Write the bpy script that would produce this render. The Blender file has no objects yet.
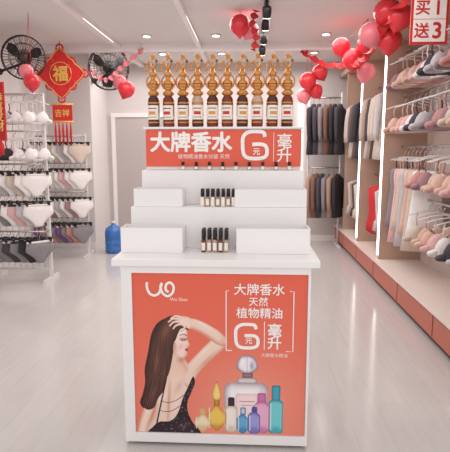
import bpy, math, random
import numpy as np
from mathutils import Vector, Matrix
random.seed(7)
S = bpy.context.scene
try:
    S.view_settings.view_transform = 'Standard'
except Exception: pass

def lin(c):
    return tuple((x/255/12.92 if x/255 <= .04045 else ((x/255+.055)/1.055)**2.4) for x in c)

MATS = {}
def mat(name, rgb, rough=.55, metal=0, emit=0, trans=0, var=0.0, scale=8, bump=0):
    if name in MATS: return MATS[name]
    m = bpy.data.materials.new(name); m.use_nodes = True
    nt = m.node_tree; b = nt.nodes['Principled BSDF']
    c = lin(rgb)
    b.inputs['Base Color'].default_value = (*c, 1)
    b.inputs['Roughness'].default_value = rough
    b.inputs['Metallic'].default_value = metal
    if trans: b.inputs['Transmission Weight'].default_value = trans
    if emit:
        b.inputs['Emission Color'].default_value = (*c, 1)
        b.inputs['Emission Strength'].default_value = emit
    if var or bump:
        tc = nt.nodes.new('ShaderNodeTexCoord'); n = nt.nodes.new('ShaderNodeTexNoise')
        n.inputs['Scale'].default_value = scale; n.inputs['Detail'].default_value = 4
        nt.links.new(tc.outputs['Object'], n.inputs['Vector'])
        if var:
            r = nt.nodes.new('ShaderNodeMix'); r.data_type = 'RGBA'
            r.inputs[6].default_value = (*[x*(1-var) for x in c], 1)
            r.inputs[7].default_value = (*[min(1, x*(1+var)) for x in c], 1)
            nt.links.new(n.outputs['Fac'], r.inputs[0]); nt.links.new(r.outputs[2], b.inputs['Base Color'])
        if bump:
            bp = nt.nodes.new('ShaderNodeBump'); bp.inputs['Strength'].default_value = bump
            nt.links.new(n.outputs['Fac'], bp.inputs['Height']); nt.links.new(bp.outputs['Normal'], b.inputs['Normal'])
    MATS[name] = m
    return m

class MB:
    """accumulates geometry for ONE object"""
    def __init__(s): s.v=[]; s.f=[]; s.mi=[]; s.sm=[]; s.mats=[]
    def _m(s, m):
        if m not in s.mats: s.mats.append(m)
        return s.mats.index(m)
    def add(s, vs, fs, m, smooth=False, M=None):
        o = len(s.v); i = s._m(m)
        for v in vs:
            v = Vector(v)
            if M is not None: v = M @ v
            s.v.append(tuple(v))
        for f in fs:
            s.f.append([o+k for k in f]); s.mi.append(i); s.sm.append(smooth)
    def box(s, x0,x1,y0,y1,z0,z1, m, M=None, bev=0):
        if bev <= 0:
            vs=[(x,y,z) for x in (x0,x1) for y in (y0,y1) for z in (z0,z1)]
            fs=[(0,1,3,2),(4,6,7,5),(0,4,5,1),(2,3,7,6),(0,2,6,4),(1,5,7,3)]
            s.add(vs,fs,m,False,M)
        else:
            import bmesh
            bm=bmesh.new(); bmesh.ops.create_cube(bm,size=1)
            for v in bm.verts:
                v.co=Vector(((x0+x1)/2+v.co.x*(x1-x0),(y0+y1)/2+v.co.y*(y1-y0),(z0+z1)/2+v.co.z*(z1-z0)))
            bmesh.ops.bevel(bm,geom=list(bm.edges),offset=bev,segments=2,affect='EDGES',profile=.5)
            bm.verts.index_update()
            s.add([v.co[:] for v in bm.verts],[[v.index for v in f.verts] for f in bm.faces],m,False,M)
            bm.free()
    def lathe(s, prof, m, seg=20, M=None, smooth=True):
        vs=[];fs=[];n=len(prof)
        for r,z in prof:
            for k in range(seg):
                a=2*math.pi*k/seg; vs.append((r*math.cos(a),r*math.sin(a),z))
        for i in range(n-1):
            for k in range(seg):
                k2=(k+1)%seg; fs.append((i*seg+k,i*seg+k2,(i+1)*seg+k2,(i+1)*seg+k))
        fs.append(tuple(range(seg))[::-1]); fs.append(tuple((n-1)*seg+k for k in range(seg)))
        s.add(vs,fs,m,smooth,M)
    def arcband(s, r, z0, z1, a0, a1, m, M=None, n=10):
        vs=[];fs=[]
        for k in range(n+1):
            a=a0+(a1-a0)*k/n
            vs.append((r*math.cos(a),r*math.sin(a),z0)); vs.append((r*math.cos(a),r*math.sin(a),z1))
        for k in range(n): fs.append((2*k,2*k+2,2*k+3,2*k+1))
        s.add(vs,fs,m,True,M)
    def loft(s, secs, m, seg=14, M=None):
        """secs: (cx,cy,z,rx,ry)"""
        vs=[];fs=[];n=len(secs)
        for cx,cy,z,rx,ry in secs:
            for k in range(seg):
                a=2*math.pi*k/seg; vs.append((cx+rx*math.cos(a),cy+ry*math.sin(a),z))
        for i in range(n-1):
            for k in range(seg):
                k2=(k+1)%seg; fs.append((i*seg+k,i*seg+k2,(i+1)*seg+k2,(i+1)*seg+k))
        fs.append(tuple(range(seg))[::-1]); fs.append(tuple((n-1)*seg+k for k in range(seg)))
        s.add(vs,fs,m,True,M)
    def tube(s, pts, r, m, seg=6, closed=False, M=None):
        pts=[Vector(p) for p in pts]; n=len(pts); vs=[];fs=[]
        rs = r if isinstance(r,(list,tuple)) else [r]*n
        up=Vector((0,0,1))
        for i,p in enumerate(pts):
            a=pts[(i-1)%n] if (closed or i>0) else p
            b=pts[(i+1)%n] if (closed or i<n-1) else p
            t=(b-a).normalized()
            u=up if abs(t.dot(up))<.95 else Vector((1,0,0)) if abs(t.x)<.9 else Vector((0,1,0))
            x=t.cross(u).normalized(); y=t.cross(x).normalized()
            for k in range(seg):
                an=2*math.pi*k/seg; vs.append(tuple(p+rs[i]*(math.cos(an)*x+math.sin(an)*y)))
        for i in range(n if closed else n-1):
            j=(i+1)%n
            for k in range(seg):
                k2=(k+1)%seg; fs.append((i*seg+k,i*seg+k2,j*seg+k2,j*seg+k))
        if not closed:
            fs.append(tuple(range(seg))[::-1]); fs.append(tuple((n-1)*seg+k for k in range(seg)))
        s.add(vs,fs,m,True,M)
    def ball(s, c, r, m, seg=16, rings=10, sc=(1,1,1), M=None):
        vs=[];fs=[]
        for i in range(1,rings):
            th=math.pi*i/rings
            for k in range(seg):
                a=2*math.pi*k/seg
                vs.append((c[0]+r*sc[0]*math.sin(th)*math.cos(a),c[1]+r*sc[1]*math.sin(th)*math.sin(a),c[2]+r*sc[2]*math.cos(th)))
        for i in range(rings-2):
            for k in range(seg):
                k2=(k+1)%seg; fs.append((i*seg+k,(i+1)*seg+k,(i+1)*seg+k2,i*seg+k2))
        t=len(vs); vs.append((c[0],c[1],c[2]+r*sc[2])); vs.append((c[0],c[1],c[2]-r*sc[2]))
        for k in range(seg):
            k2=(k+1)%seg; fs.append((t,k,k2)); fs.append((t+1,(rings-2)*seg+k2,(rings-2)*seg+k))
        s.add(vs,fs,m,True,M)
    def build(s, name, parent=None, loc=None):
        me=bpy.data.meshes.new(name); me.from_pydata(s.v,[],s.f)
        for m in s.mats: me.materials.append(m)
        me.polygons.foreach_set('material_index',s.mi); me.polygons.foreach_set('use_smooth',s.sm)
        me.update(); o=bpy.data.objects.new(name,me); S.collection.objects.link(o)
        if loc: o.location=loc
        if parent: o.parent=parent
        return o
def T(x,y,z,rz=0,sc=1,rx=0,ry=0):
    return Matrix.Translation((x,y,z))@Matrix.Rotation(rz,4,'Z')@Matrix.Rotation(ry,4,'Y')@Matrix.Rotation(rx,4,'X')@Matrix.Scale(sc,4)

# ---------------------------------------------------------------- materials
white=mat('white_laminate',(240,235,234),.4)
white2=mat('white_board',(247,243,242),.35)
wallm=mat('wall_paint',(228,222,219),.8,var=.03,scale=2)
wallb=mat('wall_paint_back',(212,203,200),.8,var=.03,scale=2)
ceilm=mat('ceiling_paint',(228,223,221),.85,var=.03,scale=1.5)
gold=mat('gold_metal',(214,150,84),.25,metal=.85)
goldp=mat('gold_foil',(240,186,96),.4,metal=.2)
black=mat('black_plastic',(30,24,26),.35)
dark=mat('dark_metal',(62,52,52),.4,metal=.3)
chrome=mat('chrome_rail',(190,184,182),.25,metal=.8)
wmetal=mat('white_metal',(225,219,217),.4)
red=mat('red_foil',(212,40,44),.4)
redf=mat('red_fabric',(200,40,40),.7,var=.15,scale=20)
redb=mat('balloon_red',(220,52,62),.22)
pinkb=mat('balloon_pink',(236,130,140),.25)
led=mat('led_strip',(255,248,242),.5,emit=4)
lampm=mat('lamp_face',(255,250,244),.5,emit=5)
wood=mat('tan_wood',(190,158,140),.5,var=.12,scale=6)
orange=mat('poster_orange',(234,98,74),.5)
printw=mat('print_white',(255,248,244),.6)
amber=mat('amber_glass',(138,52,30),.08,trans=.3)
brg=mat('brown_glass',(88,36,26),.08,trans=.25)
clearg=mat('clear_glass',(236,206,184),.05,trans=.55)
label=mat('paper_label',(250,240,228),.6)
blue=mat('blue_polycarbonate',(74,134,214),.15,trans=.3)

# ---------------------------------------------------------------- room
def room():
    fm=bpy.data.materials.new('floor_tile'); fm.use_nodes=True; nt=fm.node_tree; b=nt.nodes['Principled BSDF']
    tc=nt.nodes.new('ShaderNodeTexCoord'); br=nt.nodes.new('ShaderNodeTexBrick')
    mp0=nt.nodes.new('ShaderNodeMapping'); mp0.inputs['Rotation'].default_value=(0,0,math.pi/2)
    br.offset=.5; br.inputs['Scale'].default_value=1
    br.inputs['Brick Width'].default_value=1.2; br.inputs['Row Height'].default_value=.2
    br.inputs['Mortar Size'].default_value=.0018; br.inputs['Mortar Smooth'].default_value=.5
    br.inputs['Color1'].default_value=(*lin((208,202,199)),1); br.inputs['Color2'].default_value=(*lin((204,198,195)),1)
    br.inputs['Mortar'].default_value=(*lin((194,186,183)),1)
    no=nt.nodes.new('ShaderNodeTexNoise'); mp=nt.nodes.new('ShaderNodeMapping'); mp.inputs['Scale'].default_value=(14,1.2,1)
    no.inputs['Scale'].default_value=2; no.inputs['Detail'].default_value=5
    nt.links.new(tc.outputs['Object'],mp0.inputs['Vector']); nt.links.new(mp0.outputs[0],br.inputs['Vector']); nt.links.new(tc.outputs['Object'],mp.inputs['Vector']); nt.links.new(mp.outputs[0],no.inputs['Vector'])
    mx=nt.nodes.new('ShaderNodeMix'); mx.data_type='RGBA'; mx.blend_type='MULTIPLY'; mx.inputs[0].default_value=.15
    nt.links.new(br.outputs['Color'],mx.inputs[6]); nt.links.new(no.outputs['Fac'],mx.inputs[7]); nt.links.new(mx.outputs[2],b.inputs['Base Color'])
    b.inputs['Roughness'].default_value=.14; b.inputs['IOR'].default_value=1.55
    m=MB(); m.box(-3.3,2.15,-.6,8.95,-.1,0,fm); m.build('floor')
    m=MB(); m.box(-3.3,2.15,2.6,8.95,3.05,3.15,ceilm); m.build('ceiling')
    m=MB(); m.box(-3.3,-3.2,2.6,8.95,0,3.05,wallm); m.build('wall_left')
    m=MB(); m.box(2.05,2.15,2.6,8.95,0,3.05,wallm); m.build('wall_right')
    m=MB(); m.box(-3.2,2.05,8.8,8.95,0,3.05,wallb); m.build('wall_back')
    m=MB(); m.box(-3.2,-2.5,7.9,8.8,0,3.05,wallm); m.build('wall_column')
    m=MB(); m.box(-1.4,2.05,8.78,8.8,0,.1,white); m.build('baseboard_back')
    m=MB(); m.box(-3.2,-2.5,7.88,7.9,0,.1,white); m.build('baseboard_column')
    for i,(x0,x1) in enumerate(((-1.9,-1.82),(-.75,-.69))):
        m=MB(); m.box(x0,x1,2.6,8.8,2.99,3.05,white); m.build('trim_%d'%(i+1))
    m=MB(); m.box(-3.2,2.05,7.2,7.28,2.95,3.05,white); m.build('trim_3')
    m=MB(); g=mat('door_panel',(190,179,176),.5); y0,y1=8.755,8.799
    m.box(-2.35,-1.5,y0+.01,y1,.005,2.15,g); m.box(-2.42,-2.35,y0-.01,y1,.005,2.22,white); m.box(-1.5,-1.43,y0-.01,y1,.005,2.22,white); m.box(-2.35,-1.5,y0-.01,y1,2.15,2.22,white)
    m.ball((-1.6,8.72,1.0),.035,chrome); m.build('door_1')
room()

# ---------------------------------------------------------------- text helper
def text(s, name, size, m, loc, parent, bold=.0, rot=(math.pi/2,0,0), align='CENTER', sx=1):
    cu=bpy.data.curves.new(name,'FONT'); cu.body=s; cu.size=size; cu.align_x=align; cu.align_y='CENTER'
    cu.resolution_u=3; cu.space_line=.9
    o=bpy.data.objects.new(name,cu); S.collection.objects.link(o)
    bpy.context.view_layer.update()
    dg=bpy.context.evaluated_depsgraph_get()
    me0=bpy.data.meshes.new_from_object(o.evaluated_get(dg)); bpy.data.objects.remove(o)
    V=[v.co.copy() for v in me0.vertices]; F=[list(p.vertices) for p in me0.polygons]
    xs=[v.x for v in V] or [0]; ys=[v.y for v in V] or [0]; cx=(min(xs)+max(xs))/2; cy=(min(ys)+max(ys))/2
    b=bold*size; offs=[(0,0)] if b==0 else [(0,0)]+[(b*math.cos(k*math.pi/4),b*math.sin(k*math.pi/4)) for k in range(8)]
    vs=[];fs=[]
    for q,(dx,dy) in enumerate(offs):
        o0=len(vs)
        vs+=[((v.x-cx)*sx+dx,v.y-cy+dy,q*.00003) for v in V]; fs+=[[o0+k for k in f] for f in F]
    me=bpy.data.meshes.new(name); me.from_pydata(vs,[],fs); me.materials.append(m)
    ob=bpy.data.objects.new(name,me); S.collection.objects.link(ob)
    ob.location=loc; ob.rotation_euler=rot; ob.parent=parent
    return ob
def cr(pts, closed=False, n=8):
    P=[np.array(p,float) for p in pts]; N=len(P); out=[]
    for i in range(N if closed else N-1):
        p0=P[(i-1)%N] if closed or i>0 else P[i]; p1=P[i]; p2=P[(i+1)%N]; p3=P[(i+2)%N] if closed or i+2<N else P[(i+1)%N]
        for k in range(n):
            t=k/n; out.append(.5*((2*p1)+(-p0+p2)*t+(2*p0-5*p1+4*p2-p3)*t*t+(-p0+3*p1-3*p2+p3)*t**3))
    if not closed: out.append(P[-1])
    return out
def stroke(mb, pts, w, m, y=0, closed=False):
    """flat ribbon in the xz plane; each segment sits a hair in front of the previous so crossings stay clean"""
    n=len(pts); vs=[]; fs=[]
    for i in range(n):
        a=pts[(i-1)%n] if closed or i>0 else pts[i]; b=pts[(i+1)%n] if closed or i<n-1 else pts[i]
        d=np.array(b,float)-np.array(a,float); d/=max(1e-9,np.linalg.norm(d)); nn=np.array((-d[1],d[0]))*w/2
        p=np.array(pts[i],float); yy_=y-i*.000012
        vs.append((p[0]+nn[0],yy_,p[1]+nn[1])); vs.append((p[0]-nn[0],yy_,p[1]-nn[1]))
    for i in range(n if closed else n-1):
        j=(i+1)%n; fs.append((2*i,2*i+1,2*j+1,2*j))
    mb.add(vs,fs,m)

# ---------------------------------------------------------------- display stand
CX=-.175; FY=2.49; DZ=.05
stand=bpy.data.objects.new('perfume_display_counter',None); S.collection.objects.link(stand); stand.location=(0,0,DZ)
m=MB()
m.box(CX-.487,CX+.487,FY,FY+.66,-.03,.944,white)
m.box(CX-.47,CX+.47,FY+.03,FY+.64,-.05,-.03,mat('plinth_grey',(150,140,138),.6))
m.box(CX-.530,CX+.530,FY-.03,FY+.70,.945,.983,white2,bev=.004)
zt=.943
m.box(CX-.487,CX-.432,FY-.012,FY-.0005,-.03,zt,white2); m.box(CX+.475,CX+.487,FY-.012,FY-.0005,-.03,zt,white2)
m.box(CX-.432,CX+.475,FY-.012,FY-.0005,.908,zt,white2); m.box(CX-.432,CX+.475,FY-.012,FY-.0005,-.03,.022,white2)
m.build('counter_body',stand)
m=MB()
m.box(CX-.495,CX+.49,2.77,3.19,.983,1.215,white2,bev=.003)
m.box(CX-.46,CX+.485,2.92,3.19,1.2155,1.415,white2,bev=.003)
m.box(CX-.445,CX+.475,2.99,3.19,1.4155,1.655,white2,bev=.003)
m.box(CX-.455,CX+.485,2.97,3.2,1.6555,1.667,white2)
m.build('tiered_riser',stand)
m=MB()
def openbox(x0,x1,y0,y1,z0,z1):
    t=.006
    m.box(x0,x1,y0,y0+t,z0,z1,white2); m.box(x0,x1,y1-t,y1,z0,z1,white2)
    m.box(x0,x0+t,y0+t,y1-t,z0,z1,white2); m.box(x1-t,x1,y0+t,y1-t,z0,z1,white2); m.box(x0+t,x1-t,y0+t,y1-t,z0,z0+t,white2)
openbox(CX-.518,CX-.185,2.62,2.765,.984,1.12)
openbox(CX+.105,CX+.495,2.62,2.765,.984,1.12)
openbox(CX-.48,CX-.205,2.785,2.915,1.216,1.315)
openbox(CX+.09,CX+.49,2.785,2.915,1.216,1.315)
m.build('tester_trays',stand)

sign=MB(); sx0,sx1=CX-.445,CX+.475; sz0,sz1=1.435,1.65
sign.box(sx0,sx1,2.982,2.989,sz0,sz1,orange)
sign.build('sign_panel',stand)
yS=2.9795
text('大牌香水','sign_title',.122,printw,(CX-.175,yS,1.580),stand,bold=.035)
text('植物精油香水分装 天然','sign_small_text',.03,printw,(CX-.1,yS,1.495),stand)
text('毫\n升','sign_unit',.09,printw,(CX+.375,yS,1.545),stand,bold=.012)
def six(mb,cx,cz,s,y,m_=None):
    pts=cr([(cx+.36*s,cz+.30*s),(cx+.30*s,cz+.46*s),(cx+.1*s,cz+.5*s),(cx-.25*s,cz+.48*s),(cx-.46*s,cz+.3*s),(cx-.48*s,cz-.1*s),(cx-.42*s,cz-.38*s),(cx-.22*s,cz-.5*s),(cx+.22*s,cz-.5*s),(cx+.42*s,cz-.38*s),(cx+.42*s,cz-.1*s),(cx+.25*s,cz+.02*s),(cx-.12*s,cz+.02*s)])
    stroke(mb,pts,.14*s,printw,y)
m=MB(); six(m,CX+.205,1.562,.155,yS)
stroke(m,[(CX+.312,1.465),(CX+.312,1.635)],.003,printw,yS); m.build('sign_six',stand)
text('元','sign_yuan',.044,printw,(CX+.212,yS-.0012,1.523),stand,bold=.02)

m=MB()
def vial(x,y,z,h,r,glass):
    m.lathe([(r*.95,0),(r,.004),(r,h*.5),(r*.5,h*.56)],glass,10,T(x,y,z))
    m.lathe([(r*.8,0),(r*.8,h*.44)],black,10,T(x,y,z+h*.56))
    m.arcband(r*1.03,h*.08,h*.42,-math.pi/2-.9,-math.pi/2+.9,label,T(x,y,z),6)
for j in range(2):
    for i in range(5): vial(CX-.075+i*.031,2.66+j*.05,.984,.125,.0125,clearg if (i+j)%3 else amber)
for j in range(2):
    for i in range(7): vial(CX-.095+i*.0295,2.82+j*.04,1.216,.098,.0115,clearg if (i+j)%2 else label)
for i in range(9): vial(CX-.22+i*.078,2.95,1.416,.048,.012,amber if i%2 else clearg)
m.build('tester_vials',stand)

enam=mat('brown_enamel',(90,36,22),.3)
def bigbottle(i,x):
    m=MB()
    g=amber if i%3 else brg
    m.lathe([(.030,0),(.0345,.005),(.0345,.06)],g,20)
    m.lathe([(.0345,.0602),(.0345,.145),(.031,.162),(.017,.18),(.016,.2)],(clearg if i%4==3 else amber) if i%2 else brg,20)
    m.arcband(.0352,.042,.122,-math.pi/2-1.25,-math.pi/2+1.25,label,n=14)
    m.arcband(.0356,.070,.088,-math.pi/2-.6,-math.pi/2+.6,red if i%2 else gold)
    m.arcband(.0356,.102,.107,-math.pi/2-.75,-math.pi/2+.75,enam)
    m.arcband(.0356,.054,.057,-math.pi/2-.75,-math.pi/2+.75,enam)
    m.lathe([(.0352,.022),(.0356,.026),(.0352,.030)],gold,20); m.lathe([(.0352,.130),(.0356,.135),(.0352,.140)],gold,20)
    m.lathe([(.018,.172),(.030,.182),(.031,.198),(.022,.207),(.018,.214),(.027,.224),(.032,.24),(.028,.257),(.015,.268),(.013,.282),(.023,.289),(.024,.302),(.014,.31),(.012,.325)],gold,18)
    m.lathe([(.026,.232),(.0335,.24),(.026,.248)],enam,18)
    m.lathe([(.0175,.205),(.0215,.209),(.0175,.213)],enam,18)
    for k in range(8):
        a=k*math.pi/4; m.ball((.030*math.cos(a),.030*math.sin(a),.19),.006,gold,6,5)
    m.tube(cr([(0,0,.305),(-.004,-.012,.335),(-.016,-.02,.358),(-.032,-.02,.352),(-.036,-.02,.325)],n=5),.007,gold)
    m.tube(cr([(0,0,.32),(.014,-.006,.342),(.024,-.008,.366),(.012,-.006,.390),(-.006,-.004,.378)],n=5),.0065,gold)
    m.ball((0,-.004,.398),.0125,gold,10,8); m.ball((-.036,-.02,.318),.009,gold,8,6); m.ball((.026,-.008,.368),.008,enam,8,6)
    for s in (-1,1):
        m.tube(cr([(s*.020,0,.215),(s*.039,0,.238),(s*.037,0,.275),(s*.014,0,.293)],n=5),.005,gold)
    o=m.build('gold_top_perfume_bottle',None,(x,3.05+random.uniform(-.012,.012),1.668+DZ))
    o.rotation_euler=(0,0,random.uniform(-.25,.25)); o.scale=(1,1,1.04)
for i in range(10): bigbottle(i,CX-.405+i*.0885)

# ---------------------------------------------------------------- poster (a flat print)
PW,PH=180.,159.
px0,px1=CX-.431,CX+.474; pz0,pz1=.023,.907
K=3.0; W=int(PW*K); H=int(PH*K)
img=np.zeros((H,W,3))
yy,xx=np.mgrid[0:H,0:W]; yu=(yy+.5)/K; xu=(xx+.5)/K
def C3(c): return np.array(c,float)
def blur(a,r):
    r=max(1,int(r))
    for ax in (0,1):
        for _ in range(2):
            p=np.pad(a,[(r+1,r) if k==ax else (0,0) for k in (0,1)],mode='edge'); c=np.cumsum(p,axis=ax)
            a=(c[2*r+1:]-c[:-2*r-1])/(2*r+1) if ax==0 else (c[:,2*r+1:]-c[:,:-2*r-1])/(2*r+1)
    return a
def pmask(pts):
    pts=np.array(pts); x0,y0=pts.min(0)-1; x1,y1=pts.max(0)+1
    i0,i1=max(0,int(y0*K)),min(H,int(y1*K)+1); j0,j1=max(0,int(x0*K)),min(W,int(x1*K)+1)
    M=np.zeros((H,W)); 
    if i1<=i0 or j1<=j0: return M
    acc=np.zeros((i1-i0,j1-j0))
    for dx,dy in ((-.25,-.25),(.25,-.25),(-.25,.25),(.25,.25)):
        X=xu[i0:i1,j0:j1]+dx/K; Y=yu[i0:i1,j0:j1]+dy/K; ins=np.zeros(X.shape,bool); n=len(pts)
        for a in range(n):
            xa,ya=pts[a]; xb,yb=pts[(a+1)%n]
            if ya==yb: continue
            ins^=((ya>Y)!=(yb>Y))&(X<(xb-xa)*(Y-ya)/(yb-ya)+xa)
        acc+=ins/4
    M[i0:i1,j0:j1]=acc
    return M
def fill(pts,c,dk=None,r=3,amt=1.,off=(0,0),smooth=True,alpha=1.,sub=(131,275),clip=None):
    global img
    P=[(x-sub[0],y-sub[1]) for x,y in pts]
    if smooth: P=cr(P,True,6)
    M=pmask(P); col=np.ones((H,W,3))*C3(c)
    if clip is not None: M=M*clip
    if dk is not None:
        B=blur(np.roll(M,(int(off[1]*K),int(off[0]*K)),(0,1)),r*K)
        k=np.clip((1-B)*1.7*amt,0,1)[...,None]; col=col*(1-k)+C3(dk)*k
    a=(M*alpha)[...,None]; img=img*(1-a)+col*a
    return M
def soft(cx,cy,rx,ry,c,alpha,mask=None,rot=0):
    global img
    X=xu-(cx-131); Y=yu-(cy-275); a=math.radians(rot)
    x2=X*math.cos(a)+Y*math.sin(a); y2=-X*math.sin(a)+Y*math.cos(a)
    g=np.exp(-((x2/rx)**2+(y2/ry)**2))*alpha
    if mask is not None: g=g*mask
    img=img*(1-g[...,None])+C3(c)*g[...,None]
def line(pts,w,c,alpha=1.,sub=(131,275),clip=None):
    P=cr([(x-sub[0],y-sub[1]) for x,y in pts],n=8); n=len(P); L=[];R=[]
    ws=w if isinstance(w,(list,tuple)) else (w,w)
    for i in range(n):
        d=P[min(i+1,n-1)]-P[max(i-1,0)]; d=d/max(1e-6,np.hypot(*d)); ww=ws[0]+(ws[1]-ws[0])*i/(n-1)
        nn=np.array((-d[1],d[0]))*ww/2; L.append(P[i]+nn); R.append(P[i]-nn)
    return fill([tuple(p) for p in L+R[::-1]],c,smooth=False,alpha=alpha,sub=(0,0),clip=clip)
g=(yu/PH)[...,None]
img[:]=C3((234,100,76))*(1-g)+C3((240,130,110))*g
gl=np.exp(-(((xu-120)/55)**2+((yu-128)/45)**2))[...,None]*.55
img[:]=img*(1-gl)+C3((250,180,162))*gl
# printed model seen from behind, head turned to the right, arm raised to her hair
skin=(248,216,200); sk2=(214,152,128); hair=(84,48,40); hair2=(42,22,20)
fill([(168,318),(180,319),(186,326),(184,340),(176,350),(170,360),(163,374),(158,388),(154,398),(148,407),(141,410),(136,404),(139,395),(142,383),(142,369),(146,352),(150,334),(157,323)],hair,hair2,4)
B=fill([(163,369),(172,362),(182,362),(190,369),(194,378),(193,387),(188,396),(184,405),(184,413),(188,422),(195,436),(140,436),(144,426),(150,416),(152,406),(151,394),(152,382)],skin,sk2,3.5,.8,(1,0))
U=fill([(180,371),(187,364),(196,355),(205,346),(213,339),(220,335),(226,335),(229,340),(226,347),(217,355),(207,364),(199,373),(194,381),(190,387),(184,384)],skin,sk2,2.2,.9,(0,-1))
soft(185,378,6,6,skin,.9,np.clip(B+U,0,1))
soft(178,386,3,9,(222,164,140),.55,B,25); soft(167,402,1.6,24,(208,142,118),.65,B,4); soft(159,392,4,14,(255,234,224),.7,B,6)
soft(175,404,3,12,(255,230,218),.5,B,10)
soft(206,361,13,2,(212,146,122),.55,U,-43); soft(204,351,13,1.6,(255,236,226),.7,U,-43)
N=fill([(168,350),(178,352),(184,358),(188,365),(188,372),(180,378),(166,378),(161,368)],(243,206,188))
soft(181,359,4,4,(192,126,102),.7,N); soft(176,378,10,5,skin,.9,np.clip(N+B,0,1)); soft(185,367,2,5,(218,160,138),.5,N,-30)
Fm=fill([(167,330),(173,325),(180,324),(185.5,327),(187.6,331.5),(188,336),(187.5,338.8),(188.8,341.5),(190.4,344.2),(189.6,345.6),(188,346),(188.6,347.6),(188.2,348.8),(188.7,350.2),(187.4,351.8),(187.4,354),(185.2,356.8),(181,357.6),(175,355.2),(170.5,350),(168,342)],(253,224,210),(224,160,136),1.8,.75,(-1,0))
soft(180.5,346.5,3.4,2.6,(240,152,136),.4,Fm,-20); soft(173.5,350,3,5,(214,150,126),.55,Fm,-20); soft(184,330.5,3.5,2.5,(255,240,232),.8,Fm); soft(187.2,342,1.,3,(255,242,236),.7,Fm,-20)
soft(183.2,338.6,3.2,1.5,(150,92,84),.55,Fm)
line([(180,338.6),(183,340),(186.4,339)],(.6,.95),(46,22,24)); line([(182.2,339.8),(181.2,340.6)],(.4,.25),(50,26,26)); line([(186,339.1),(187.3,338.2)],(.5,.3),(46,22,24))
line([(179.6,335.6),(183,334.1),(187.2,335.2)],(.5,.9),(94,54,46),.9)
line([(187.8,345.4),(186.6,345.2)],(.5,.35),(190,112,96),.8)
fill([(184.6,349.2),(186.8,347.7),(188.6,348.2),(188.2,349.1),(188.5,350.2),(186.8,351)],(208,72,78))
line([(184.8,349.3),(188.2,349.1)],(.25,.25),(150,40,50))
L_=fill([(158,371),(152,374),(147.5,383),(144,395),(141,406),(137,417),(134,427),(133,437),(141,437),(144.5,426),(149,415),(153,404),(157,393),(161,382),(162.5,375)],(251,221,206),sk2,2.2,.95,(0,0))
soft(148.5,398,2,18,(255,240,230),.6,L_,17)
Hm=fill([(159,324),(165,318.5),(174,315.5),(183,318),(188,325),(188.2,330),(184.5,327.8),(180.5,329),(178,333),(175.5,339),(173,344),(172.5,352),(170.5,362),(168,372),(163.5,382),(161.5,391),(155.5,399),(151.5,408),(144,411),(138.5,406),(141,397),(144.5,390),(143,380),(144.5,370),(146,356),(150,340)],hair,hair2,3.0,.9)
soft(165,331,4,10,(156,106,82),.65,Hm,25); soft(155,362,2.5,13,(150,98,76),.65,Hm,8); soft(180,321,6,2,(144,94,74),.5,Hm,20); soft(150,394,2.5,8,(140,90,70),.6,Hm,20); soft(162,374,2,8,(132,84,66),.5,Hm,12)
for k in range(26):
    x=146+k*1.1; w_=1.6*math.sin(k*.9)
    line([(x+17,317+k*.35),(x+6,334),(x+2+w_,352),(x-1-w_,368),(x-4+w_,384),(x-9,402),(x-11,412)],(.35,.6),(148,100,78) if k%2 else (40,22,22),.45,clip=Hm)
fill([(173,343.5),(175,342.6),(176,345),(175,348.6),(173.6,348)],(240,192,172),(206,140,118),.8)
Am=fill([(228.5,339),(226.5,345),(219,343.5),(210,338),(201,332.5),(193,329),(187,326.5),(186,321.5),(190,318.5),(196,319),(205,322),(214,326.5),(222,331.5)],skin,sk2,2.0,.9,(0,-1))
soft(205,324.5,12,1.5,(255,238,230),.7,Am,26); soft(208,335,12,1.6,(212,146,122),.5,Am,28); soft(224,340,2.5,3,(228,168,146),.5,Am)
Hd=fill([(191,318.6),(185,316.4),(179.5,316.6),(177,319.5),(178.5,323.6),(184,326.6),(191,328)],(250,220,205),sk2,1.3,.6)
soft(189.5,323,3,4.5,(250,220,205),.9,np.clip(Hd+Am,0,1))
for a,b,c in (((181,317.6),(175,316.6),(170,319.2)),((180,319.4),(173,319.2),(167.6,322.6)),((180,321.6),(173.6,322.4),(168.8,326.4)),((181.5,324),(176,325.6),(172.4,329.2))):
    line([a,b,c],(2.6,1.6),(206,142,118)); line([(a[0],a[1]-.35),(b[0],b[1]-.35),(c[0]+.3,c[1]-.3)],(2.0,1.1),(251,222,207))
line([(186,325.4),(184,328.6),(181,331)],(2.2,1.4),(214,150,126)); line([(186,325),(184,328.1),(181.3,330.4)],(1.7,1.0),(251,222,207))
D=fill([(193,376),(195,382),(191,392),(187,402),(187,411),(191,421),(199,437),(146,437),(150,428),(157,423),(166,422.5),(173,418.5),(178,410),(182,398),(188,386)],(44,28,36),(22,13,18),2.6)
soft(184,426,8,4,(92,66,78),.5,D,-20)
line([(165,378),(162,390),(159,402),(153,427)],(1.3,1.6),(38,24,32)); line([(183,395),(174,401),(165,403),(159,401)],(.6,.5),(38,24,32)); line([(179,406),(171,411),(163,412.5),(157,411)],(.6,.5),(38,24,32))
random.seed(3)
for k in range(150):
    x=random.uniform(148,198); y=random.uniform(380,433)
    if D[min(H-1,int((y-275)*K)),int((x-131)*K)]<.5: continue
    soft(x,y,.7,.55,(186,160,172),.75,D)
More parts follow.
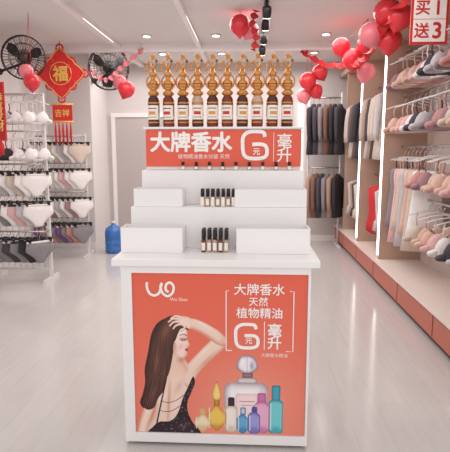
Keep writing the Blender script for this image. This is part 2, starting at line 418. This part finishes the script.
# printed perfume bottles
def rr(x0,y0,x1,y1,r=2):
    return [(x0+r,y0),(x1-r,y0),(x1,y0+r),(x1,y1-r),(x1-r,y1),(x0+r,y1),(x0,y1-r),(x0,y0+r)]
def glassb(x0,y0,x1,y1,c,dk,r=3,capc=None,cap=None,capd=None):
    if cap: fill(rr(*cap,1.2),capc,capd or dk,1.5,smooth=False)
    q=fill(rr(x0,y0,x1,y1,r),c,dk,2.2,smooth=False)
    soft((x0+x1)/2,y1-4,(x1-x0)*.4,3,dk,.5,q)
    line([(x0+2.2,y0+3),(x0+2.2,y1-3)],(1.2,1.2),(255,252,250),.75); line([(x1-2,y0+4),(x1-2,y1-4)],(.6,.6),(255,255,255),.5)
M1=fill([(226,386),(231,381),(267,381),(272,386),(271,432),(227,432)],(248,240,240),(166,144,160),4,smooth=False)
soft(249,392,14,4,(255,255,255),.8,M1); soft(234,405,2,16,(255,255,255),.9,M1); soft(265,405,2,16,(190,174,190),.8,M1); soft(249,425,16,4,(196,140,140),.5,M1)
M2=fill([(239,365),(241,358),(246,354),(254,354),(259,358),(261,365),(257,370),(250,372),(243,370)],(246,240,246),(118,104,122),2.0)
soft(245,360,2.4,4,(255,255,255),.9,M2); soft(255,364,2,4,(100,86,104),.5,M2); line([(250,355),(250,370)],(.6,.6),(160,146,160),.6)
fill(rr(245,371,256,376,.8),(150,128,128),(90,70,70),1,smooth=False); fill(rr(240,376,260,382,.8),(226,214,218),(150,130,138),1.4,smooth=False)
fill(rr(238,392,262,426,2),(254,226,226),(236,190,198),2,smooth=False)
line([(242,400),(258,400)],(.7,.7),(150,110,120)); line([(244,404),(256,404)],(.5,.5),(150,110,120))
glassb(273,398,288,432,(120,212,218),(30,136,160),2,(70,170,190),(276,383,285,399),(24,96,124))
glassb(257,400,274,432,(240,178,210),(176,84,144),4,(206,120,170),(261,391,270,401))
glassb(251,411,264,433,(160,160,220),(90,86,166),3,(90,80,150),(255,405,261,412))
glassb(227,405,240,432,(248,240,230),(196,168,140),2,(60,48,52),(230,396,237,406),(20,16,18))
glassb(239,413,252,433,(106,176,220),(44,104,166),5,(220,210,214),(243,406,249,414))
glassb(208,404,228,431,(246,204,96),(188,118,34),9,(206,150,60),(215,396,221,406),(130,80,20))
fill([(213,396),(215,386),(218,380),(221,386),(223,396),(218,400)],(252,220,140),(190,120,40),1.6)
glassb(194,414,212,432,(248,230,196),(210,166,116),7,(226,190,120),(200,408,206,415))
img=np.clip(img,0,255)
cl=img/255; cl=np.where(cl<=.04045,cl/12.92,((cl+.055)/1.055)**2.4)
me=bpy.data.meshes.new('poster_print')
vx=px0+(xu/PW)*(px1-px0); vz=pz1-(yu/PH)*(pz1-pz0)
co=np.stack([vx,np.full_like(vx,FY-.004),vz],-1).reshape(-1,3)
idx=np.arange(H*W).reshape(H,W)
fc=np.stack([idx[:-1,:-1],idx[1:,:-1],idx[1:,1:],idx[:-1,1:]],-1).reshape(-1,4)
me.vertices.add(len(co)); me.vertices.foreach_set('co',co.ravel())
me.loops.add(fc.size); me.loops.foreach_set('vertex_index',fc.ravel())
me.polygons.add(len(fc)); me.polygons.foreach_set('loop_start',np.arange(0,fc.size,4))
me.update(calc_edges=True)
ca=me.color_attributes.new('ink','FLOAT_COLOR','POINT')
ca.data.foreach_set('color',np.concatenate([cl.reshape(-1,3),np.ones((H*W,1))],1).astype(np.float32).ravel())
pm=bpy.data.materials.new('poster_ink'); pm.use_nodes=True
at=pm.node_tree.nodes.new('ShaderNodeAttribute'); at.attribute_name='ink'
pm.node_tree.links.new(at.outputs['Color'],pm.node_tree.nodes['Principled BSDF'].inputs['Base Color'])
pm.node_tree.nodes['Principled BSDF'].inputs['Roughness'].default_value=.5
me.materials.append(pm); me.validate()
po=bpy.data.objects.new('poster_print',me); S.collection.objects.link(po); po.parent=stand
u=(px1-px0)/PW
def pp(x,y): return (px0+(x-131)*u, pz1-(y-275)*(pz1-pz0)/PH)
yP=FY-.0055
def ptext(s,name,size,x,y,bold=0,sx=1):
    X,Z=pp(x,y); text(s,name,size*u,printw,(X,yP,Z),stand,bold=bold,sx=sx)
ptext('大牌香水','poster_title',12.8,262,289.5,.012,1.02)
ptext('天然','poster_line',10,261,301,.012)
ptext('植物精油','poster_line',12,262,312,.012)
ptext('毫\n升','poster_unit',15,278,334.5,.02)
ptext('大牌香水精油','poster_small',4.6,278,353)
m=MB()
X,Z=pp(250,334.5); six(m,X,Z,25*u,yP)
def fl(pts,w): stroke(m,[pp(*p) for p in pts],w*u,printw,yP)
fl([(228,349),(228,291),(231,291)],1); fl([(293,291),(297,291),(297,349),(290,349)],1); fl([(228,349),(234,349)],1); fl([(267.5,320),(267.5,348)],.8)
L=cr([(146.5,284),(146.5,289),(149,294.5),(154,296.5),(159,294),(161,288),(162,284.5),(160.5,289),(163,294.5),(168,297),(173,293.5),(174,287.5),(170.5,284),(166.5,286),(166,291),(169,293)],n=8)
fl(L,2.6)
m.build('poster_linework',stand)
X,Z=pp(251.5,339); text('元','poster_yuan',7.6*u,printw,(X,yP-.0013,Z),stand,bold=.02)
ptext('Wu Shan','poster_brand',5,179,300)

# ---------------------------------------------------------------- garments
def bra(m,x,y,z,mt,sc=1.,rz=0,strap=None,trim=None):
    M=T(x,y,z,rz,sc); strap=strap or mt
    for s in (-1,1):
        vs=[];fs=[]; R=6; D_=.04
        vs.append((s*.08,-D_,-.01))
        for r in range(1,R+1):
            t=r/R
            for k in range(20):
                a=2*math.pi*k/20; ca_,sa=math.cos(a),math.sin(a)
                top=.07+.022*max(0,math.sin(a))**2
                rx=.086*t*(1-.12*max(0,sa)); rz_=(top if sa>0 else .066)*t
                vs.append((s*(.08+rx*ca_+.014*t*max(0,sa)**2),-D_*math.sqrt(max(0,1-t*t)),rz_*sa))
        for k in range(20): fs.append((0,1+k,1+(k+1)%20))
        for r in range(R-1):
            for k in range(20):
                k2=(k+1)%20; fs.append((1+r*20+k,1+(r+1)*20+k,1+(r+1)*20+k2,1+r*20+k2))
        m.add(vs,fs,mt,True,M)
        m.tube([(s*.095,0,.085),(s*.108,.0,.14),(s*.10,.005,.2)],.0065,strap,5,M=M)
        if trim: m.tube(cr([(s*.0,-.006,-.01),(s*.03,-.022,.04),(s*.09,-.006,.09)],n=3),.0055,trim,5,M=M)
        m.tube(cr([(s*.15,0,-.02),(s*.19,.01,-.035),(s*.175,.045,-.05),(s*.05,.06,-.05)],n=4),.022,mt,6,M=M)
    m.tube([(-.07,-.010,-.062),(.07,-.010,-.062)],.011,mt,6,M=M)
    m.tube([(-.18,.0,.175),(-.09,.0,.205),(0,0,.225),(.09,0,.205),(.18,0,.175)],.006,wmetal,5,M=M)
    m.tube(cr([(0,0,.225),(0,0,.262),(.018,0,.28),(.02,0,.300),(0,0,.313),(-.016,0,.30)],n=4),.004,chrome,5,M=M)
def panty(m,x,y,z,mt,sc=1.,rz=0,lace=None):
    M=T(x,y,z,rz,sc)
    m.loft([(0,0,.085,.128,.016),(0,0,.08,.131,.02),(0,0,.04,.138,.022),(0,0,.005,.142,.022),(0,0,-.02,.112,.02),(0,0,-.045,.082,.02),(0,0,-.075,.055,.02),(0,0,-.105,.04,.018),(0,0,-.112,.034,.012)],mt,16,M)
    m.loft([(0,0,.083,.13,.02),(0,0,.099,.129,.02)],lace or mt,16,M)
    m.tube([(-.13,0,.12),(.13,0,.12)],.005,black,5,M=M)
    for s in (-1,1): m.box(s*.1-.01,s*.1+.01,-.024,.024,.088,.128,black,M)
    m.tube(cr([(0,0,.12),(0,0,.15),(.014,0,.165),(.014,0,.18),(0,0,.19),(-.012,0,.18)],n=4),.0035,chrome,5,M=M)
def slip(m,x,y,z,mt,L=.6,rz=0,trim=None):
    """camisole / slip dress with thin straps; z is the hook height"""
    M=T(x,y,z-.11,rz)
    m.loft([(0,0,-.13,.125,.02),(0,0,-.15,.14,.035),(0,0,-.22,.15,.05),(0,0,-.34,.135,.04),(0,0,-L*.85,.17,.05),(0,0,-L,.19,.055),(0,0,-L-.003,.18,.045)],mt,18,M)
    for s in (-1,1):
        m.tube([(s*.08,-.02,-.135),(s*.09,-.01,-.06),(s*.085,0,-.01)],.0055,trim or mt,5,M=M)
        m.ball((s*.065,-.035,-.175),.055,mt,12,8,(1,.5,.9),M)
    m.tube([(-.15,.0,-.04),(-.07,.0,-.012),(0,0,.0),(.07,0,-.012),(.15,0,-.04)],.006,wmetal,5,M=M)
    m.tube(cr([(0,0,0),(0,0,.05),(.02,0,.07),(.02,0,.09),(0,0,.104),(-.016,0,.09)],n=4),.004,chrome,5,M=M)
def coat(m,x,y,z,mt,L=.9,sc=1.,rz=0,sleeve=True):
    """z is the hanger hook height"""
    M=T(x,y,z-.1,rz,sc)
    m.loft([(0,0,0,.045,.035),(0,0,-.03,.06,.04),(0,0,-.055,.15,.045),(0,0,-.09,.205,.055),(0,0,-.25,.19,.07),(0,0,-.45,.175,.07),(0,0,-L*.8,.20,.08),(0,0,-L,.215,.085),(0,0,-L-.004,.2,.07)],mt,18,M)
    if sleeve:
        for s in (-1,1):
            m.loft([(s*.17,0,-.06,.03,.03),(s*.205,0,-.1,.05,.045),(s*.235,-.01,-.3,.045,.042),(s*.245,-.02,-.5,.038,.036),(s*.24,-.03,-.62,.032,.032)],mt,10,M)
    m.tube([(-.012,-.045,-.03),(.0,-.075,-.3),(0,-.085,-L*.95)],.005,black,5,M=M)
    m.tube(cr([(0,0,0),(0,0,.05),(.02,0,.07),(.02,0,.09),(0,0,.104),(-.016,0,.09)],n=4),.004,chrome,5,M=M)
cloth={}
def cm(n,c):
    if n not in cloth: cloth[n]=mat('fabric_'+n,c,.8,var=.12,scale=40,bump=.15)
    return cloth[n]
nude=cm('nude',(220,182,166)); grey=cm('grey',(142,134,138)); wht=cm('white',(240,234,232)); pnk=cm('pink',(228,182,182))
mauve=cm('mauve',(172,132,138)); blk=cm('black',(54,48,52)); beige=cm('beige',(210,192,178)); lgrey=cm('lightgrey',(194,188,190)); purple=cm('purple',(128,78,130))
brown=cm('brown',(128,94,80)); navy=cm('charcoal',(74,69,76)); redc=cm('red',(200,40,46)); rosew=cm('rose',(204,144,140)); tan=cm('tan',(176,144,126))

# --- left racks
def rack(name,x0,x1,y,top,bars):
    m=MB()
    for x in (x0,x1):
        m.box(x-.018,x+.018,y-.018,y+.018,0.04,top,wmetal)
        m.box(x-.018,x+.018,y-.22,y+.22,.0,.04,wmetal)
    m.box(x0,x1,y-.015,y+.015,top-.03,top,wmetal); m.box(x0,x1,y-.015,y+.015,.12,.15,wmetal)
    for k in range(1,9):
        xx_=x0+(x1-x0)*k/9; m.tube([(xx_,y,.15),(xx_,y,top-.03)],.004,wmetal,5)
    for z in bars:
        m.tube([(x0,y-.12,z),(x1,y-.12,z)],.01,chrome,8)
        for x in (x0,x1): m.box(x-.008,x+.008,y-.125,y-.018,z-.008,z+.008,chrome)
    return m.build(name)
r1=rack('garment_rack',-3.12,-2.44,5.9,2.24,[2.22,1.80,1.42,1.06,.62])
m=MB(); random.seed(5)
for zb,cols in ((2.22,[wht,blk,lgrey,wht]),(1.80,[wht,pnk,blk,wht])):
    for i in range(5): bra(m,-3.02+i*.135,5.78,zb-.305*.9,cols[i%4],.9,.6,trim=blk if i%2 else None)
for zb,cols in ((1.42,[wht,wht,lgrey,wht,beige]),(1.06,[lgrey,wht,grey,wht,pnk]),(.62,[blk,grey,grey,navy,grey])):
    for i in range(7):
        panty(m,-3.07+i*.093,5.78,zb-.19*1.25,cols[i%5],1.25,.7+random.uniform(-.15,.15),[wht,blk,None][i%3])
m.build('underwear_on_hangers',r1)
r2=rack('garment_rack',-3.1,-2.42,7.3,1.82,[1.78,1.4,.98,.6])
m=MB()
for zb,cols in ((1.78,[wht,lgrey,wht,beige]),(1.4,[wht,pnk,wht,wht]),(.98,[lgrey,wht,mauve,wht]),(.6,[purple,grey,rosew,grey])):
    for i in range(8): panty(m,-3.02+i*.08,7.18,zb-.19*1.25,cols[i%4],1.25,.75+random.uniform(-.15,.15),[wht,None][i%2])
m.build('underwear_on_hangers',r2)

# --- right wall fixture
m=MB()
pl=mat('plinth_terracotta',(188,104,86),.4); topm=mat('plinth_top',(234,220,212),.3)
m.box(1.5,2.05,2.9,8.78,.06,.27,pl); m.box(1.54,2.05,2.9,8.78,0,.06,mat('toe_kick',(86,62,56),.6))
m.box(1.48,2.05,2.9,8.78,.27,.30,topm)
for y in range(4,9): m.box(1.497,1.5,y-.004,y+.004,.07,.265,mat('toe_kick',(86,62,56),.6))
m.box(1.5,2.05,3.3,8.78,2.78,2.86,wood)
m.box(2.02,2.05,2.9,8.78,.30,2.78,mat('back_panel',(222,206,198),.6))
for y in (3.3,5.9,7.1,8.2):
    m.box(1.53,2.02,y,y+.05,.30,2.78,wood)
    if y<8: m.box(1.515,1.53,y+.01,y+.04,.35,2.74,led)
for a,b in ((3.35,5.9),(5.95,7.1),(7.15,8.2)):
    for z in ((2.66,2.18,1.62,1.1) if a<5 else (2.42,1.25)):
        m.tube([(1.74,a,z),(1.74,b,z)],.012,chrome,8)
shelf=m.build('wall_display_shelving')
m=MB(); random.seed(11)
cs=[nude,wht,grey,beige,pnk,lgrey,mauve,nude,navy,rosew]
for r,z in enumerate((2.66,2.18,1.62,1.1)):
    for i in range(13):
        yb=3.62+i*.18
        if r>=2 and yb>4.95: continue
        bra(m,1.74+random.uniform(-.02,.02),yb,z-.305*1.1,cs[(i*3+r*4)%10],1.1,random.uniform(-.35,-.05),trim=[None,wht,blk][i%3])
m.build('bras_on_hangers',shelf)
m=MB()
for i in range(7):
    slip(m,1.74,5.0+i*.13,1.62,[wht,beige,nude,lgrey,beige,pnk,grey][i],.95 if i%2 else .8,random.uniform(-.3,0),blk if i%3==0 else None)
m.build('slip_dresses_on_hangers',shelf)
m=MB()
y=6.1; k=0; seq=[lgrey,beige,beige,navy,tan,lgrey,blk,navy,brown]
while y<8.1:
    if not (6.95<y<7.3):
        coat(m,1.74,y,2.42,seq[k%9],.85,1.,random.uniform(-.5,-.1)); 
        if y>7 or y<6.4: coat(m,1.74,y,1.25,seq[(k+4)%9],.6,.95,random.uniform(-.5,-.1),False)
        k+=1
    y+=.16
m.build('coats_on_hangers',shelf)
m=MB()
for i in range(3): coat(m,1.76,6.5+i*.13,1.42-.17,redc,.72,.9,-.4,False)
m.build('red_dresses_on_hangers',shelf)
m=MB()
for z in (2.42,1.3): m.tube([(.95,8.35,z),(1.47,8.35,z)],.014,chrome,8)
for x in (.95,1.47): m.tube([(x,8.35,0),(x,8.35,2.5)],.016,wmetal,8); m.box(x-.02,x+.02,8.1,8.6,0,.03,wmetal)
rail=m.build('clothes_rail')
m=MB()
for i in range(6):
    coat(m,1.02+i*.085,8.35,2.42,[blk,navy,grey,brown,blk,navy][i],.85,.95,1.1)
    coat(m,1.02+i*.085,8.35,1.3,[tan,brown,navy,grey,tan,blk][i],.75,.95,1.1)
m.build('coats_on_hangers',rail)
m=MB(); m.box(.86,.89,8.76,8.799,.6,2.6,led); m.build('wall_light_strip')

# ---------------------------------------------------------------- hanging sign right
m=MB(); bx=1.40; by=4.2; bz=2.6
m.box(bx-.145,bx+.145,by,by+.015,bz-.19,bz+.19,red); m.box(bx-.125,bx+.125,by-.002,by,bz-.17,bz+.17,printw)
m.box(bx-.125,bx+.125,by-.003,by-.002,bz-.002,bz+.002,red)
for s in (-.1,.1): m.tube([(bx+s,by+.008,bz+.19),(bx+s,by+.008,3.05)],.002,black,5)
hs=m.build('hanging_promotion_sign')
for s,n,x,z,sz in (('买','char_buy',-.058,.085,.12),('送','char_gift',-.058,-.085,.12),('1','digit_one',.06,.085,.15),('3','digit_three',.06,-.085,.17)):
    text(s,n,sz,red,(bx+x,by-.004,bz+z),hs,bold=.02)

# ---------------------------------------------------------------- fans
def fan(x,y,z,r,rz,tilt,anchor):
    m=MB(); M=T(x,y,z,rz,1,tilt)
    N=28
    for yy_ in (-.07,.05):
        for rr_,w in ((r,.009),(r*.66,.004),(r*.33,.004)):
            dy=yy_*(1-.5*(rr_/r)**2) if rr_<r else yy_*.4
            m.tube([(rr_*math.cos(2*math.pi*k/N),dy,rr_*math.sin(2*math.pi*k/N)) for k in range(N)],w,dark,5,True,M)
    for k in range(40):
        a=2*math.pi*k/40; c,s_=math.cos(a),math.sin(a)
        m.tube([(.05*c,-.08,.05*s_),(r*.5*c,-.065,r*.5*s_),(r*c,-.028,r*s_)],.0028,dark,4,M=M)
        if k%2: m.tube([(.05*c,.06,.05*s_),(r*.5*c,.05,r*.5*s_),(r*c,.02,r*s_)],.0028,dark,4,M=M)
    for k in range(3):
        a=2*math.pi*k/3+.4; vs=[];fs=[]
        for i in range(7):
            t=i/6; rad=.04+t*(r*.88-.04); hw=.06+.38*math.sin(math.pi*min(1,t*.75+.15))
            for j in range(5):
                b=a+(j/4-.5)*hw*2; vs.append((rad*math.cos(b),(j/4-.5)*.07-.01,rad*math.sin(b)))
        for i in range(6):
            for j in range(4): fs.append((i*5+j,i*5+j+1,(i+1)*5+j+1,(i+1)*5+j))
        m.add(vs,fs,black,True,M)
    m.lathe([(.03,-.09),(.05,-.085),(.055,-.06)],dark,16,M@Matrix.Rotation(math.pi/2,4,'X').inverted())
    m.lathe([(.05,-.02),(.07,.0),(.075,.12),(.05,.17)],black,16,M@Matrix.Rotation(-math.pi/2,4,'X'))
    p=M@Vector((0,.14,0)); a=Vector(anchor)
    m.tube([p,p+Vector((0,.05,-.03)),a],.018,dark,8)
    m.ball(a,.045,dark,10,6)
    m.build('wall_fan')
fan(-2.72,6.1,2.68,.25,.25,.1,(-3.155,6.35,2.56))
fan(-2.1,7.55,2.78,.31,-.15,.1,(-2.455,8.0,2.66))

# ---------------------------------------------------------------- New Year decorations
def knot(x,y,z,s,name):
    m=MB(); M=T(x,y,z)
    R=.35*s
    P=[]
    for k in range(64):
        a=2*math.pi*k/64; rad=R/(abs(math.cos(a))+abs(math.sin(a)))*(1+.06*abs(math.sin(6*a))); P.append((rad*math.cos(a),rad*math.sin(a)))
    vs=[(p[0],0,p[1]) for p in P]+[(p[0],.015,p[1]) for p in P]; n=64
    m.add(vs,[tuple(range(n)),tuple(range(2*n-1,n-1,-1))]+[(k,n+k,n+(k+1)%n,(k+1)%n) for k in range(n)],red,False,M)
    m.tube([(q[0]*.95,-.004,q[1]*.95) for q in P],.007*s,goldp,5,True,M)
    for k in range(4):
        a=k*math.pi/2; c=(R*.98*math.cos(a),R*.98*math.sin(a))
        m.tube([(c[0]+.05*s*math.cos(b*.5236),.004,c[1]+.05*s*math.sin(b*.5236)) for b in range(12)],.014*s,red,6,True,M)
    for k in range(4):
        a=k*math.pi/2+math.pi/4; c=(R*.64*math.cos(a),R*.64*math.sin(a))
        m.tube([(c[0]+.06*s*math.cos(b*.5236),.006,c[1]+.06*s*math.sin(b*.5236)) for b in range(12)],.013*s,red,6,True,M)
    m.tube([(.155*s*math.cos(k*.3927),-.004,.155*s*math.sin(k*.3927)) for k in range(16)],.006*s,goldp,5,True,M)
    m.tube([(0,.01,R),(0,.01,3.05-z)],.005,red,5,M=M)
    m.box(-.14*s,.14*s,0,.015,-.66*s,-.42*s,red,M)
    m.tube([(-.16*s,0,-.42*s),(.16*s,0,-.42*s)],.014*s,goldp,6,M=M); m.tube([(-.16*s,0,-.66*s),(.16*s,0,-.66*s)],.014*s,goldp,6,M=M)
    m.tube([(0,.005,-R),(0,.005,-.42*s)],.006,red,5,M=M)
    for q in (-.11,-.055,0,.055,.11):
        m.lathe([(.010*s,-.98*s),(.018*s,-.8*s),(.010*s,-.70*s),(.004*s,-.66*s)],redf,8,T(x+q*s,y,z))
    o=m.build(name)
    text('福','fu_character',.22*s,goldp,(x,y-.012,z),o,bold=.03)
    text('吉祥','blessing_text',.11*s,goldp,(x,y-.006,z-.54*s),o,bold=.02)
knot(-2.60,6.95,2.62,.98,'chinese_new_year_hanging')
m=MB(); m.box(-.07,.07,0,.01,-.3,.3,red,T(-2.62,5.2,1.98)); m.box(-.055,.055,-.002,0,-.285,.285,mat('deep_red',(170,24,32),.5),T(-2.62,5.2,1.98))
m.tube([(-2.62,5.205,2.28),(-2.62,5.205,3.05)],.003,red,5)
m.lathe([(.03,-.45),(.035,-.35),(.01,-.3)],redf,8,T(-2.62,5.205,1.98)); o=m.build('red_hanging_couplet')
text('恭\n喜\n发\n财','couplet_text',.11,goldp,(-2.62,5.195,1.98),o,bold=.02)

def balloon(m,x,y,z,r,mt,tilt=0):
    M=T(x,y,z,random.uniform(0,6),1,tilt)
    prof=[(0.001,-1.28),(.1,-1.27),(.05,-1.2),(.18,-1.1),(.45,-.88),(.75,-.6),(.94,-.25),(1,.1),(.93,.45),(.72,.76),(.4,.96),(.001,1.03)]
    m.lathe([(a*r,b*r) for a,b in prof],mt,18,M)
def cluster(m,lst):
    for (x,y,z,r,c) in lst: balloon(m,x,y,z,r,c,random.uniform(-.6,.6))
    a=lst[0]
    for (x,y,z,r,c) in lst: m.tube([(x,y,z),(a[0],a[1],3.05)],.0025,red,4)
def streamer(m,pts,w=.05,mt=red,turns=5):
    P=[Vector(p) for p in cr(pts,n=14)]; vs=[];fs=[]; n=len(P)
    for i,p in enumerate(P):
        t=(P[min(i+1,n-1)]-P[max(i-1,0)]).normalized(); x=t.cross(Vector((0,1,.01))).normalized(); y=t.cross(x)
        a=turns*2*math.pi*i/n; d=(math.cos(a)*x+math.sin(a)*y)*w
        vs+= [tuple(p+d),tuple(p-d)]
    for i in range(n-1): fs.append((2*i,2*i+1,2*i+3,2*i+2))
    m.add(vs,fs,mt,True)
random.seed(21)
m=MB()
cluster(m,[(1.32,6.0,2.76,.12,redb),(1.18,6.1,2.62,.12,redb),(1.34,6.1,2.48,.11,pinkb),(1.06,6.2,2.78,.11,redb)])
cluster(m,[(1.30,5.1,2.88,.13,redb),(1.18,5.2,2.70,.12,pinkb),(1.36,5.2,2.64,.12,redb),(1.38,4.95,2.80,.12,redb)])
cluster(m,[(.80,7.3,2.54,.12,redb),(.92,7.4,2.42,.11,redb),(.76,7.4,2.34,.10,pinkb),(.97,7.3,2.66,.11,redb)])
streamer(m,[(1.40,4.6,2.96),(1.25,5.0,2.75),(1.2,5.6,2.55),(1.15,6.3,2.6),(.95,7.0,2.75),(.7,7.3,2.97)],.05,red,7)
m.build('balloon_garland')
m=MB(); cluster(m,[(-.12,5.6,2.90,.11,redb),(-.02,5.7,2.87,.10,pinkb)])
streamer(m,[(.05,5.4,3.0),(.02,5.42,2.88),(.06,5.4,2.74),(.03,5.4,2.6)],.045,redf,3); m.build('balloon_garland')
m=MB(); cluster(m,[(-1.78,7.3,2.44,.12,redb),(-1.9,7.4,2.56,.1,pinkb)])
streamer(m,[(-2.2,7.0,2.66),(-2.0,7.1,2.55),(-1.8,7.2,2.75),(-1.5,7.18,2.98)],.04,pinkb,5); m.build('balloon_garland')
m=MB(); cluster(m,[(-2.40,5.55,2.32,.09,redb),(-2.48,5.6,2.44,.08,pinkb)]); m.build('balloon_garland')

# ---------------------------------------------------------------- ceiling fixtures
m=MB(); m.box(.13,.17,4.6,7.19,3.01,3.05,black)
for y in (5.1,5.6,6.3,7.0):
    m.lathe([(.012,0),(.012,.06)],black,8,T(.15,y,2.95)); m.lathe([(.04,0),(.045,.02),(.045,.09),(.03,.11)],black,14,T(.15,y,2.85,0,1,.4)); m.lathe([(.036,-.004),(.036,.0)],lampm,14,T(.15,y,2.85,0,1,.4))
m.build('track_light')
for x in (-1.35,-.45,.95):
    for y in (6.7,7.9):
        m=MB(); m.lathe([(.07,3.035),(.07,3.05)],wmetal,20,T(x,y,0)); m.lathe([(.045,3.031),(.045,3.035)],lampm,20,T(x,y,0)); m.build('recessed_downlight')

# ---------------------------------------------------------------- water jug
m=MB(); 
m.lathe([(.12,0),(.135,.015),(.135,.1),(.128,.11),(.135,.12),(.135,.2),(.128,.21),(.135,.22),(.135,.32),(.12,.38),(.05,.43),(.03,.44),(.03,.475)],blue,24)
m.lathe([(.033,.46),(.033,.49)],white,16); m.build('water_jug',None,(-2.12,7.6,0))

# ---------------------------------------------------------------- lights
def area(n,loc,rot,sx,sy,e,c=(1,.975,.96)):
    l=bpy.data.lights.new(n,'AREA'); l.shape='RECTANGLE'; l.size=sx; l.size_y=sy; l.energy=e; l.color=c
    o=bpy.data.objects.new(n,l); S.collection.objects.link(o); o.location=loc; o.rotation_euler=rot
area('ceiling_panel_light',(-.5,4.2,3.0),(0,0,0),3.2,1.2,46)
area('ceiling_panel_light',(-.5,6.2,3.0),(0,0,0),3.6,1.2,56)
area('ceiling_panel_light',(-.5,7.9,2.94),(0,0,0),3.6,1.0,42)
w=bpy.data.worlds.new('daylight'); S.world=w; w.use_nodes=True
w.node_tree.nodes['Background'].inputs[0].default_value=(1,.97,.96,1); w.node_tree.nodes['Background'].inputs[1].default_value=1.0

cam=bpy.data.cameras.new('camera'); co_=bpy.data.objects.new('camera',cam); S.collection.objects.link(co_)
co_.location=(0,0,1.53+DZ); co_.rotation_euler=(math.radians(90-8.6),0,math.radians(2.86)); cam.lens=39.8; cam.sensor_width=36; cam.clip_start=.05
S.camera=co_
